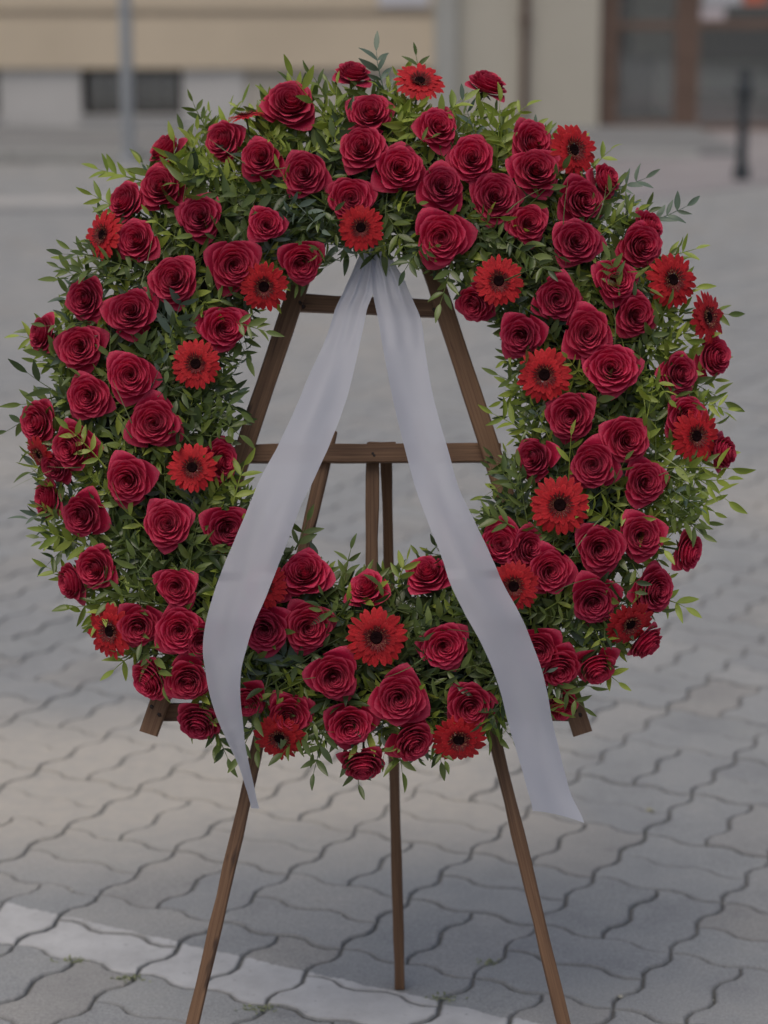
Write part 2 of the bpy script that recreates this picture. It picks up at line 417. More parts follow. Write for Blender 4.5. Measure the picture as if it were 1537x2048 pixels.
# cellar windows
def cellar(x0, x1):
    f = bpart('cellar_window', x0, x1, zw0, zw0+.045, YB+.16, YB+.21, M_DARKF)
    bpart('frame', x0, x1, zw1-.04, zw1, YB+.16, YB+.21, M_DARKF, f)
    bpart('frame', x0, x0+.04, zw0+.045, zw1-.04, YB+.16, YB+.21, M_DARKF, f)
    bpart('frame', x1-.04, x1, zw0+.045, zw1-.04, YB+.16, YB+.21, M_DARKF, f)
    xm = (x0+x1)/2
    bpart('mullion', xm-.02, xm+.02, zw0+.045, zw1-.04, YB+.16, YB+.21, M_DARKF, f)
    bpart('pane', x0+.04, xm-.02, zw0+.045, zw1-.04, YB+.182, YB+.188, M_GLASS, f)
    bpart('pane', xm+.02, x1-.04, zw0+.045, zw1-.04, YB+.182, YB+.188, M_GLASS, f)
    n = 7
    for i in range(n):
        x = x0+(i+.5)*(x1-x0)/n
        bpart('bar', x-.006, x+.006, zw0+.002, zw1-.002, YB+.06, YB+.072, M_BAR, f)
    bpart('sill', x0-.03, x1+.03, zw0+.001, zw0+.02, YB-.03, YB+.155, M_PLINTH, f)
    bpart('room', x0-.2, x1+.2, zw0-.2, zw1+.2, YB+.8, YB+.85, M_INTD, f)
    bpart('blind', x0+.05, x1-.05, zw0+.06, zw0+(zw1-zw0)*.5, YB+.30, YB+.31, plain('cellar_curtain', (.10, .10, .105), .9, .3, 9), f)
cellar(xs[2], xs[3]); cellar(xs[0], xs[1])
# grey pilaster, beige wall beyond it
bpart('pilaster', xp, gx(911), 0, 7, YB-.10, YB+.4, M_GREYR)
zb = gz(262)
bpart('wall', gx(911)+.002, gx(1198), 0, 7, YB, YB+.4, M_BEIGE)
for k in range(1, 7): pass
dp = bpart('downpipe', gx(1040), gx(1055), .12, 7, YB-.09, YB-.03, M_PIPE, bev=.02)
for z in (.9, 2.4): bpart('bracket', gx(1036), gx(1059), z, z+.03, YB-.095, YB-.001, M_PIPE, dp)
bpart('wall', gx(1198)+.002, XR, 3.1, 7, YB, YB+.4, M_BEIGE)
bpart('step', gx(1200), gx(1383), 0, gz(263), YB-.28, YB+.05, M_KERB, bev=.01)
# doors
def door(name, px0, px1, pyb, pane_rects, y=0.12, handle=None):
    x0, x1 = gx(px0), gx(px1); z0 = gz(pyb)
    ztop = 3.1
    rails = sorted({z for r in pane_rects for z in (r[2], r[3])})
    bars_x = [x0] + [v for r in pane_rects[:1] for v in (gx(r[0]), gx(r[1]))] + [x1]
    d = bpart(name, bars_x[0], bars_x[1], z0, ztop, YB+y, YB+y+.07, M_BROWN, bev=.006)
    bpart('stile', bars_x[2], bars_x[3], z0, ztop, YB+y, YB+y+.07, M_BROWN, d, bev=.006)
    zs = [z0]
    for r in pane_rects: zs += [gz(r[3]), gz(r[2])]
    zs.append(ztop)
    for a, b in zip(zs[::2], zs[1::2]):
        bpart('rail', bars_x[1]+.001, bars_x[2]-.001, a, b, YB+y+.004, YB+y+.066, M_BROWN, d, bev=.004)
    for r in pane_rects:
        bpart('pane', bars_x[1], bars_x[2], gz(r[3]), gz(r[2]), YB+y+.03, YB+y+.037, M_GLASS, d)
    if handle:
        bm = bmesh.new(); box(bm, (0, 0, 0), (.02, .02, .14), bev=.004)
        obj('handle', bm, M_BAR, d, Matrix.Translation((gx(handle[0]), YB+y-.05, gz(handle[1]))))
    return d
door('door', 1200, 1376, 262, [(1238, 1352, 60, 243), (1238, 1352, -130, 44)])
door('door', 1377, 1640, 274, [(1400, 1600, 58, 250), (1400, 1600, -130, 40)])
bpart('wall', gx(1641), XR, 0, 3.098, YB, YB+.4, M_BEIGE)
# the room behind the doors
bpart('back_wall', gx(1150), gx(1700), -.02, 3.2, YB+2.6, YB+2.7, M_INT)
bpart('room_floor', gx(1150), gx(1700), .0, .03, YB+.3, YB+2.6, M_INTD)
bpart('counter', gx(1395), gx(1660), .03, .95, YB+1.6, YB+1.9, M_INTD)
bpart('counter_front', gx(1410), gx(1655), .25, .50, YB+1.56, YB+1.598, M_INT)
bpart('cabinet', gx(1238), gx(1290), .03, 1.35, YB+1.1, YB+1.5, M_INTD)
bpart('cabinet', gx(1292), gx(1345), .03, .55, YB+1.3, YB+1.6, M_INTD)

# sign on the ochre wall, notices on the glass
M_SIGN = plain('enamel_white', (.62, .63, .68), .4, .05, 3)
sx0, sx1 = gx(757), gx(858)
bm = bmesh.new(); box(bm, (0, 0, 0), (sx1-sx0, .02, .34), bev=.004)
sg = obj('wall_sign', bm, M_SIGN, None, Matrix.Translation(((sx0+sx1)/2, YB-.061, gz(13)+.17)))
tag(sg, 'pale bluish-white rectangular plate on the ochre wall beside the grey pilaster', 'sign')
def notice(px0, px1, py0, py1, c, lab):
    bm = bmesh.new(); box(bm, (0, 0, 0), (gx(px1)-gx(px0), .003, gz(py0)-gz(py1)))
    o = obj('notice', bm, plain('notice_paper', c, .7, .04, 4), None, Matrix.Translation(((gx(px0)+gx(px1))/2, YB+.146, (gz(py0)+gz(py1))/2)))
    tag(o, lab, 'notice')
notice(1405, 1482, -26, 10, (.55, .57, .62), 'wide white notice at the top of the right brown glazed door')
notice(1396, 1450, 16, 46, (.60, .56, .60), 'small pinkish-white paper taped below the wide white notice on the door')
notice(1486, 1532, -24, 10, (.55, .16, .10), 'orange-red notice at the top of the right brown glazed door')

# pole and bollard
M_POLE = plain('galvanised_pole', (.40, .43, .46), .45, .1, 4, .3)
pb = ground(258, 322)
bm = bmesh.new(); hw = .046
lathe(bm, [(.075, 0), (.075, .03), (hw, .035), (hw, 1.6), (.038, 1.62), (.038, 4.2), (.02, 4.22)], 24)
po = empty('street_pole', pb, 'slim grey galvanised pole standing at the kerb before the cellar window', 'pole')
smooth_me = obj('shaft', bm, M_POLE, po, Matrix.Translation(pb))
bm = bmesh.new(); lathe(bm, [(.10, 0), (.10, .012), (.08, .018)], 24); obj('base_plate', bm, M_POLE, po, Matrix.Translation(pb+Vector((0, 0, .002))))
M_BOLL = plain('bollard_paint', (.045, .055, .065), .42, .15, 8, .2)
bb = ground(1483, 362)
bo = empty('bollard', bb, 'dark grey cast-iron bollard with round knob standing in front of the brown doors', 'bollard')
k = (bb-EYE).length
mpp = k/F_PX
def prof(l): return [(a*mpp*1.2, b*mpp) for a, b in l]
bm = bmesh.new(); lathe(bm, prof([(14, 0), (14, 24), (12, 28)]), 20); obj('foot', bm, M_BOLL, bo, Matrix.Translation(bb))
bm = bmesh.new(); lathe(bm, prof([(10, 28), (9, 42), (8.5, 46), (8, 150), (11, 153), (11, 162), (8, 165)]), 20); obj('shaft', bm, M_BOLL, bo, Matrix.Translation(bb))
bm = bmesh.new(); lathe(bm, prof([(8, 165), (13, 170), (15, 178), (14, 186), (10, 192), (7, 196), (10, 202), (11, 209), (8, 216), (2, 219)]), 20); obj('knob', bm, M_BOLL, bo, Matrix.Translation(bb))

# ------------------------------------------------------------------ EASEL
def board(name, a, b, width, thick, nrm, parent, wobble=.0008, mat=None):
    d = (b-a); L = d.length; z = d.normalized(); x = z.cross(nrm).normalized()*-1; y = z.cross(x)
    M = Matrix.Translation((a+b)/2) @ Matrix((x, y, z)).transposed().to_4x4()
    bm = bmesh.new(); n = max(2, int(L/.04))
    rings = []; e = .0016; rr = random.Random(hash((round(L, 4), round(width, 4))) & 0xffff)
    for i in range(n+1):
        zz = -L/2+L*i/n; wx = width/2+rr.uniform(-wobble, wobble); wy = thick/2
        ox = rr.uniform(-wobble, wobble)*.5
        rings.append([bm.verts.new((ox+sx, sy, zz)) for sx, sy in ((-wx+e, -wy), (wx-e, -wy), (wx, -wy+e), (wx, wy-e), (wx-e, wy), (-wx+e, wy), (-wx, wy-e), (-wx, -wy+e))])
    for p, q in zip(rings, rings[1:]):
        for i in range(8): bm.faces.new((p[i], p[(i+1) % 8], q[(i+1) % 8], q[i]))
    bm.faces.new(rings[-1]); bm.faces.new(list(reversed(rings[0])))
    bmesh.ops.recalc_face_normals(bm, faces=bm.faces)
    return obj(name, bm, mat or M_WOOD, parent, M)
TH = .015
foot = ground(800, 1976)
ez = empty('display_easel', Vector((0, 3.0, 0)), 'brown stained wooden easel with white ribbon before it, holding the red rose wreath', 'easel')
lA, lB = pl(741, 205), pl(298, 1468)
rA, rB = pl(741, 205), pl(1166, 1468)
# shift apex ends so the two boards meet side by side
fr_l = board('frame_board', lA+PX*-.014-PU*.0, lB, .0255, TH, PN, ez)
fr_r = board('frame_board', rA+PX*.016-PU*.02, rB, .0255, TH, PN, ez)
# cross rails behind the frame boards
def rail(px0, px1, py, width, off): return board('cross_rail', pl(px0, py, off), pl(px1, py, off), width, TH, PN, ez)
ra = board('cross_rail', pl(600, 606, -TH-.001), pl(886, 619, -TH-.001), .024, TH, PN, ez)
rb = board('cross_rail', pl(486, 908, -TH-.001), pl(1002, 906, -TH-.001), .025, TH, PN, ez)
# ledge that carries the wreath
lg = board('ledge', pl(300, 1424, -TH-.001), pl(1162, 1424, -TH-.001), .024, TH, PN, ez)
shelf_c = (pl(420, 1418, .03)+pl(1040, 1418, .03))/2
a, b = pl(470, 1416, .022), pl(1010, 1416, .022)
board('shelf', a, b, .012, .075, PN, ez)
# long front legs, behind the rails
off = -2*TH-.002
def legp(px, py, extra=0): return pl(px, py, off+extra)
def leg(pt, pb_):
    a = legp(*pt); b = legp(*pb_); d = (b-a); b = a + d*((a.z-.002)/(a.z-b.z)); return board('leg', a, b, .0170, .020, PN, ez)
leg((663, 862), (386, 2048)); leg((836, 840), (1128, 2048))
# rear leg and short centre post
foot.z = .002
tb = pl(772, 888, off-.016)
board('rear_leg', tb, foot, .0155, .018, Vector((0, -1, 0)), ez)
board('centre_post', pl(746, 886, off-.004), pl(742, 1400, off-.004), .0175, .014, PN, ez)
board('hinge_batten', pl(738, 888, off+.002), pl(792, 888, off+.002), .006, .010, PN, ez)
# nails
def nails(lst):
    for px, py in lst:
        bm = bmesh.new(); lathe(bm, [(.0016, -.003), (.0019, .0002), (.0012, .0009)], 10)
        obj('nail', bm, M_NAIL, ez, frame(pl(px, py, TH/2), PN))
        bm = bmesh.new(); bmesh.ops.create_circle(bm, cap_ends=True, radius=.0034, segments=9)
        for v in bm.verts: v.co *= R.uniform(.7, 1.15)
        obj('nail_hole', bm, plain('bruised_wood', (.035, .018, .012), .8, .3, 300), ez, frame(pl(px+1.5, py+2, TH/2+.0004), PN))
nails([(600, 604), (606, 612), (868, 618), (873, 624), (500, 914), (494, 920), (976, 920), (982, 914), (303, 1412), (318, 1428), (1148, 1420), (1160, 1428)])
for px, py in ((746, 907), (749, 911)):
    bm = bmesh.new(); lathe(bm, [(.0016, -.003), (.0019, .0002), (.0012, .0009)], 10)
    obj('nail', bm, M_NAIL, ez, frame(pl(px, py, -TH/2-.001), PN))

# ------------------------------------------------------------------ WREATH
MPP = 1/1506.
WC = pl(745, 836, .062)
wr = empty('flower_wreath', pl(745, 1400, .05), 'large round funeral wreath of dark red roses and red gerberas with green sprigs', 'wreath')
CX, CY = 745., 836.
bm = bmesh.new(); NA, NB = 96, 16; rows = []
for i in range(NA):
    a = 2*pi*i/NA; row = []
    for j in range(NB):
        b = 2*pi*j/NB; rr = .310+.062*cos(b)*(1+.10*sin(9*a+b)); hh = .022*sin(b)
        p = PX*(rr*cos(a)) + PU*(rr*1.03*sin(a)) + PN*hh
        p += PN*noise.noise(p*22)*.012
        row.append(bm.verts.new(p))
    rows.append(row)
for i in range(NA):
    for j in range(NB): bm.faces.new((rows[i][j], rows[(i+1) % NA][j], rows[(i+1) % NA][(j+1) % NB], rows[i][(j+1) % NB]))
bmesh.ops.recalc_face_normals(bm, faces=bm.faces)
obj('wreath_base', bm, M_CORE, wr, Matrix.Translation(WC-PN*.022))

# ---- petals and roses
def petal(verts, faces, rims, phi, rho, zr, wa, curl, spiral=0, point=0, z0=0, wav=0, rnd=R, nu=8, nv=7, thickness=0):
    base = len(verts); ph2 = rnd.uniform(0, 6)
    for i in range(nu+1):
        u = -1+2*i/nu
        for j in range(nv+1):
            v = 1-(1-j/nv)**1.5
            wv = (sin(min(1, v*1.15)*pi/2)**.6) if v > 0 else .25
            side = 1-.14*abs(u)**3 if point == 0 else 1-(.22*abs(u)**1.8)
            vv = v*side
            k = max(0, (vv-.70)/.30)
            rr = rho*(1-(1-vv)**2.3) + curl*k**2*(1+.4*(1-abs(u))*(1 if point else 0)) + spiral*u
            rr += wav*sin(3*u+ph2)*vv*.6
            if point: rr += point*max(0, 1-abs(u)*1.6)*k**2
            z = z0 + zr*(vv**.9) - curl*.75*k**3.0 + wav*.7*sin(2.2*u+ph2*2)*vv
            a = phi + u*wa*(.35+.65*wv)
            rr = max(.012, rr)
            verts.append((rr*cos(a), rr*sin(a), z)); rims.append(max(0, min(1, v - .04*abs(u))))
    for i in range(nu):
        for j in range(nv):
            a = base+i*(nv+1)+j; faces.append((a, a+nv+1, a+nv+2, a+1))
def petal_mesh(name, verts, faces, rims, mat):
    me = bpy.data.meshes.new(name); me.from_pydata(verts, [], faces); me.materials.append(mat)
    at_ = me.attributes.new('rim', 'FLOAT', 'POINT'); at_.data.foreach_set('value', rims)
    smooth(me); return me
def rose_variant(seed):
    r = random.Random(seed); v, f, m = [], [], []; a0 = r.uniform(0, 6)
    open_ = r.uniform(.9, 1.06)
    layers = [(3, .065, .90, 2.1, .02, .04), (3, .14, .94, 1.6, .025, .045), (3, .225, .955, 1.4, .035, .055), (4, .32, .95, 1.2, .04, .05),
              (4, .425, .91, 1.1, .05, .05), (5, .53, .85, .95, .06, .04), (5, .64, .76, .90, .075, .04), (5, .75, .63, .86, .09, .03), (5, .85, .46, .80, .11, .02)]
    bud = {0: 0, 1: .35, 2: .1, 3: .6, 4: 0, 5: .25, 6: .05, 7: .45}[seed % 8]       # how closed the head still is
    layers = [(n, rho*(1-.22*bud), z*(1+.25*bud*rho)+bud*rho*.30, wa, curl, sp) for n, rho, z, wa, curl, sp in layers]
    for n, rho, z, wa, curl, sp in layers:
        a0 += r.uniform(.4, .9)
        for k in range(n):
            pt = 0 if rho < .3 else r.uniform(0.005, .03+.05*(rho > .6))
            petal(v, f, m, a0+2*pi*k/n+r.uniform(-.12, .12), rho*open_*r.uniform(.96, 1.04), z*r.uniform(.97, 1.03), wa*r.uniform(.92, 1.08), curl*r.uniform(.6, 1.3), sp, pt, 0, .022*r.random()+.012*rho, r)
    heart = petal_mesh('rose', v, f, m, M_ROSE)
    guards = []
    a0 += r.uniform(.4, 1)
    for k in range(3):
        v, f, m = [], [], []
        petal(v, f, m, a0+2*pi*k/3+r.uniform(-.25, .25), r.uniform(.88, .95), r.uniform(.24, .36), r.uniform(.72, .9), r.uniform(.10, .18), .02, r.uniform(.04, .18), 0, .045, r)
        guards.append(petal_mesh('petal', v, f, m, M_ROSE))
    bmc = bmesh.new()
    for k in range(5):
        a = 2*pi*k/5; pr = []
        for t, wd in ((0, .10), (.35, .12), (.7, .06), (1, .005)):
            rr = .12+.5*t; z = -.02-.12*t
            pr.append((bmc.verts.new((rr*cos(a)-wd*sin(a), rr*sin(a)+wd*cos(a), z)), bmc.verts.new((rr*cos(a)+wd*sin(a), rr*sin(a)-wd*cos(a), z))))
        for p, q in zip(pr, pr[1:]): bmc.faces.new((p[0], p[1], q[1], q[0]))
    lathe(bmc, [(.05, -1.3), (.05, -.25), (.13, -.18), (.15, -.02)], 8)
    cal = bpy.data.meshes.new('calyx'); bmc.to_mesh(cal); bmc.free(); cal.materials.append(M_SEPAL); smooth(cal)
    return heart, guards, cal
ROSES = [rose_variant(100+i) for i in range(8)]

def surf_off(px, py):
    dx, dy = (px-CX), (CY-py)/1.0
    r = sqrt(dx*dx+dy*dy); t = (r-470)/205
    return dx/max(r, 1), dy/max(r, 1), max(-1, min(1, t))
EYEDIR = (EYE-WC).normalized()
def flower_frame(px, py, tilt, lift, spin, scale):
    ex, ey, t = surf_off(px, py)
    if tilt is None: tx, ty = ex*t*.42+R.uniform(-.1, .1), ey*t*.42+R.uniform(-.1, .1)
    else: tx, ty = tilt[0]+R.uniform(-.04, .04), tilt[1]+R.uniform(-.04, .04)
    q = max(.12, 1-min(.98, tx*tx+ty*ty)); up = PU
    n = (EYEDIR*sqrt(q) + PX*tx + PU*ty).normalized()
    off = .058 + .062*sqrt(max(0, 1-t*t*.9))
    return frame(pl(px, py, off+lift), n, Vector((0, 0, 1)), spin, scale), n
RO = """580 222 112 0 .42|705 163 68 .1 .75|457 285 84 -.45 .15|527 322 84|611 350 92|741 237 92 0 .35|727 303 94|797 343 98|703 400 98|873 262 82 .1 .2
944 322 92|881 377 90|988 398 96|884 476 106|1058 290 84 .35 .15|1068 347 94|1055 449 80|1153 403 90 .35 0|1150 486 96|1194 367 66 .7 .3
968 185 84 .35 .8|325 382 88 -.1 .3|262 412 84 -.5 .3|345 313 66 -.6 .6|403 438 92|532 451 66|280 485 90|467 528 98 .1 -.1|352 563 94|603 520 84 .1 -.35
180 600 84 -.3 0|265 628 98|445 655 92 .25 0|165 695 96 -.1 0|97 670 66 -.7 .1|263 752 96|181 793 92 -.1 0|310 848 106|88 845 82 -.55 0|160 893 92 -.35 -.1
430 922 80 .6 -.1|263 957 106|111 998 74 -.75 0|176 1027 88 -.25 -.1|338 1049 96|450 1052 90 .3 -.1|200 1134 84 -.3 -.05|163 1158 72 -.8 -.2|355 1172 78|280 1245 86 0 -.2
362 1258 92 0 -.1|401 1272 74 .2 -.2|312 1352 80 -.6 -.4|380 1350 94 0 -.35|405 1430 88 -.2 -.7|494 1387 76 0 -.6|612 1155 108 -.1 .42|740 1186 80 -.3 .5|858 1158 86 -.2 .5|532 1255 94
615 1252 94|667 1348 106|887 1290 90 .1 0|800 1393 100 0 -.05|578 1425 92 0 -.25|700 1442 92 0 -.25|938 1405 88 .1 -.25|818 1468 92 .3 -.5|727 1512 86 0 -.8|1003 1090 90 -.1 .1
1045 1096 74 .5 .1|1096 1140 96|1198 1093 96|1282 1070 94 0 0|1362 1100 78 .8 -.15|1187 1195 88 0 -.3|1298 1177 94 .45 -.1|1186 1318 92 .25 -.75|1112 1322 88 .1 -.6|1078 1290 76 -.2 -.3
1118 1400 74 .2 -.7|1285 963 92|1248 878 96|1188 930 92|1145 830 96|1080 915 78 -.6 0|1222 740 104 0 .1|1173 668 96|1268 630 88|1047 668 92 -.25 -.2
1350 747 80 .4 0|1412 715 84 .65 0|1365 832 84 .3 0|1425 905 74 .85 0|1272 492 86 .4 0|1228 563 80 .1 0|1115 597 90 0 -.1|957 598 76 -.4 -.5|1280 1272 70 .7 -.7|1287 458 60 .7 .3
545 1180 64 -.2 .2|122 925 66 -.5 -.3|1330 1010 0""".replace('\n', '|').split('|')
rn = 0; FL = []
for ln in RO:
    q = [float(x) for x in ln.split()]
    if q[2] == 0: continue
    heart, guards, cal = ROSES[rn % 8]; rn += 1
    tilt = (q[3], q[4]) if len(q) > 3 else None
    sc = (q[2]*.75+22)*MPP/2*(1.04+.12*{1: .35, 3: .6, 5: .25, 7: .45}.get((rn-1+100) % 8, 0))
    M, n = flower_frame(q[0], q[1], tilt, -.020+R.uniform(-.004, .004), R.uniform(0, 6.28), sc)
    FL.append((Vector(M.translation), q[2]*MPP/2))
    M = M @ Matrix.Diagonal((R.uniform(.92, 1.08), R.uniform(.92, 1.08), R.uniform(.95, 1.15), 1))
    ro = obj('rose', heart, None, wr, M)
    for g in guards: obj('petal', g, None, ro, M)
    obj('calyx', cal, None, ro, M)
# ---- gerberas
def gerbera_meshes(seed):
    r = random.Random(seed); rays = []
    def ray_(v, f, m, a, L, wd, lift, droop, z0=0):
        b = len(v); ns, nw = 7, 4; r0 = .19 if wd < .03 else .26; tw = r.uniform(-.15, .15)
        for i in range(ns+1):
            t = i/ns; rr = r0+(L-r0)*t
            w_ = wd*(.45+.75*sin(pi*min(1, t*.72+.12)))*(1 if t < .85 else sqrt(max(0.02, 1-((t-.85)/.155)**2)))
            z = z0+lift*t - droop*t*t
            for j in range(nw+1):
                s = -1+2*j/nw; zz = z + .018*(s*s)*(1-t*.3) - .010*(cos(s*pi*2)) + tw*s*w_*t
                x, y = rr, s*w_
                v.append((x*cos(a)-y*sin(a), x*sin(a)+y*cos(a), zz)); m.append(.2+.75*t)
        for i in range(ns):
            for j in range(nw):
                k = b+i*(nw+1)+j; f.append((k, k+nw+1, k+nw+2, k+1))
    n1 = 25
    for k in range(n1):
        v, f, m = [], [], []
        ray_(v, f, m, 2*pi*k/n1+r.uniform(-.05, .05), r.uniform(.93, 1.05), .100*r.uniform(.85, 1.1), r.uniform(.05, .20), r.uniform(.08, .28), (k % 2)*.02)
        rays.append((v, f, m))
    v2, f2, m2 = [], [], []
    for k in range(20): ray_(v2, f2, m2, 2*pi*k/20+r.uniform(-.08, .08), r.uniform(.60, .74), .080, .14, .10, .035)
    inner = petal_mesh('inner_petals', v2, f2, m2, M_GERB)
    v3, f3, m3 = [], [], []
    for k in range(56): ray_(v3, f3, m3, 2*pi*k/56+r.uniform(-.1, .1), r.uniform(.32, .50), .016, .16*r.uniform(.8, 1.3), .02, .05)
    flor = petal_mesh('floret_ring', v3, f3, m3, M_FLOR)
    bm_ = bmesh.new()
    for k in range(90):
        a = r.uniform(0, 6.28); rr = r.uniform(.22, .40); c = Vector((rr*cos(a), rr*sin(a), .13+r.uniform(0, .04)))
        s = .015
        t = [bm_.verts.new(c+Vector(d)*s) for d in ((1, 0, 0), (-.5, .87, 0), (-.5, -.87, 0), (0, 0, 1.8))]
        for q in ((0, 1, 3), (1, 2, 3), (2, 0, 3)): bm_.faces.new([t[i] for i in q])
    pol = bpy.data.meshes.new('pollen_tips'); bm_.to_mesh(pol); bm_.free(); pol.materials.append(M_POLLEN)
    bm_ = bmesh.new(); lathe(bm_, [(.22, .0), (.20, .08), (.165, .115), (.10, .105), (.03, .08)], 20)
    for vv in bm_.verts: vv.co += Vector((r.uniform(-.01, .01), r.uniform(-.01, .01), r.uniform(-.012, .012)))
    eye = bpy.data.meshes.new('eye'); bm_.to_mesh(eye); bm_.free(); eye.materials.append(M_EYE)
    bm_ = bmesh.new(); lathe(bm_, [(.05, -1.4), (.05, -.22), (.16, -.12), (.22, -.01)], 10)
    st = bpy.data.meshes.new('stem'); bm_.to_mesh(st); bm_.free(); st.materials.append(M_SEPAL); smooth(st)
    raym = [petal_mesh('ray_petal', *q, M_GERB) for q in rays]
    V, F, MM = [], [], []
    for v, f, m in rays:
        b = len(V); V += v; MM += m; F += [tuple(i+b for i in q) for q in f]
    return raym, petal_mesh('ray_petals', V, F, MM, M_GERB), inner, flor, pol, eye, st
GER = [gerbera_meshes(50+i) for i in range(4)]
GE = """753 1275 120 0 0|1120 1010 118 0 0|1089 750 110 -.05 0|918 1478 110 0 -.45|998 562 102 0 0|1345 560 112 .4 .1|1147 300 112 .45 .1|392 728 100 0 0|528 573 100 .1 -.25|1392 872 108 .35 0
722 455 94 0 -.15|840 163 104 .15 .6|222 1262 112 -.5 -.1|385 935 98 0 .1|560 1475 104 -.2 -.45|1260 1247 104 .35 -.55|1415 635 108 .72 .1|207 470 104 -.65 .2|1028 1172 102 -.1 -.1|492 232 74 -.15 .95
80 908 80 -.7 -.4|532 1172 90 -.3 .1""".replace('\n', '|').split('|')
for gi, ln in enumerate(GE):
    q = [float(x) for x in ln.split()]
    raym, rayj, inner, flor, pol, eye, st = GER[gi % 4]
    M, n = flower_frame(q[0], q[1], (q[3], q[4]), .006, R.uniform(0, 6.28), q[2]*MPP/2)
    FL.append((Vector(M.translation), q[2]*MPP/2))
    if gi < 12:
        g = obj('gerbera', eye, None, wr, M)
        for r_ in raym: obj('ray_petal', r_, None, g, M)
    else:
        g = obj('gerbera', eye, None, wr, M); tag(obj('ray_petals', rayj, None, g, M), kind='stuff')
    obj('inner_petals', inner, None, g, M)
    obj('floret_ring', flor, None, g, M)
    obj('pollen_tips', pol, None, g, M); obj('stem', st, None, g, M)

# ---- foliage
def leaf_geo(L, wd, fold, arch, r):
    ns = 5; v = []; f = []
    for i in range(ns+1):
        t = i/ns; w_ = wd*sin(pi*t**.85)**.8 if 0 < i < ns else 0.0004
        z = arch*L*(t*t)*-1
        v += [(-w_, L*t, z+w_*fold), (0, L*t, z), (w_, L*t, z+w_*fold)]
    for i in range(ns):
        a = i*3
        f += [(a, a+1, a+4, a+3), (a+1, a+2, a+5, a+4)]
    return v, f
def sprig_geo(r, L, n, leafL, pairs=True, droop=.25):
    """returns stem (verts, faces) and list of (verts, faces) leaves; grows along +Y, face +Z"""
    def P(t): return Vector((sb*sin(t*2)*L*.12, L*t, -droop*L*t*t))
    sb = r.uniform(-1, 1); sv, sf = [], []
    m = 6
    for i in range(m+1):
        t = i/m; p = P(t); w_ = .0013*(1-t*.75)
        sv += [tuple(p+Vector((w_, 0, -w_*.5))), tuple(p+Vector((0, 0, w_))), tuple(p+Vector((-w_, 0, -w_*.5)))]
    for i in range(m):
        for j in range(3): sf.append((i*3+j, i*3+(j+1) % 3, i*3+3+(j+1) % 3, i*3+3+j))
    leaves = []
    for k in range(n+1):
        t = .22+.78*k/n
        sides = (0,) if k == n else ((1, -1) if pairs else ((1,) if k % 2 else (-1,)))
        for s in sides:
            l_ = leafL*r.uniform(.78, 1.12)*(1-.25*abs(t-.55)); v, f = leaf_geo(l_, l_*r.uniform(.13, .185), r.uniform(.15, .6), r.uniform(-.05, .35), r)
            ang = -s*r.uniform(.65, 1.05) if s else r.uniform(-.2, .2)
            M = Matrix.Translation(P(t)) @ Matrix.Rotation(ang, 4, 'Z') @ Matrix.Rotation(r.uniform(-.7, .7), 4, 'Y') @ Matrix.Rotation(r.uniform(-.2, .55), 4, 'X')
            leaves.append(([tuple(M @ Vector(q)) for q in v], f))
    return (sv, sf), leaves
def join_geo(parts):
    V, F = [], []
    for v, f in parts:
        b = len(V); V += v; F += [tuple(i+b for i in q) for q in f]
    return V, F
rf = random.Random(21)
SPR = []
for i in range(14):
    st, lv = sprig_geo(rf, rf.uniform(.07, .10), rf.choice((4, 4, 5, 5)), rf.uniform(.023, .033), rf.random() < .75)
    SPR.append(join_geo([st]+lv))
MATS = {'d': L_DARK, 'm': L_MID, 'l': L_LIME, 'b': L_BLUE}
SPM = {}
def spr_mesh(i, k):
    if (i, k) not in SPM:
        me = bpy.data.meshes.new('leafy_sprig'); me.from_pydata(SPR[i][0], [], SPR[i][1]); me.materials.append(MATS[k]); smooth(me); SPM[i, k] = me
    return SPM[i, k]
def orient(p, d, n, s=1):
    y = d.normalized(); z = (n - y*n.dot(y)).normalized(); x = y.cross(z)
    return Matrix.Translation(p) @ Matrix((x, y, z)).transposed().to_4x4() @ Matrix.Scale(s, 4)
def pick(a, t):
    # lime shoots gather on the top edge, the right flank and the outer rim
    lime = .14 + .30*max(0, t)*(1 if sin(a) > -.5 else .5) + (.25 if (abs(a) < .55 and t > .2) else 0) + (.2 if sin(a) > .7 and t > .3 else 0)
    q = rf.random()
    if q < lime: return 'l'
    if q < lime+.07: return 'b'
    return 'm' if q < lime+.45 else 'd'
def sprig_frame(a, t, deep, flare):
    ra, rb = .472*1/1.506, .472*1.02/1.506
    tube = .118
    er = PX*cos(a)+PU*sin(a); et = PX*-sin(a)+PU*cos(a)
    rr = .312+tube*t*(1.02 if t > 0 else 1.0)
    hh = .034*sqrt(max(0, 1-t*t)) - deep
    p = WC + er*rr + PN*hh
    nrm = (PN*sqrt(max(.15, 1-t*t*.8)) + er*t*.75).normalized()
    g = rf.uniform(-1, 1)
    d = et*g + er*(rf.uniform(-.6, .6)+t*1.0) + PN*flare + Vector((0, 0, .25))
    return p, d, nrm
fs = []
def covers(p, k):
    for c, r_ in FL:
        q = p-c
        if q.dot(PX)**2+q.dot(PU)**2 < (r_*k)**2: return True
    return False
NS, tries = 0, 0
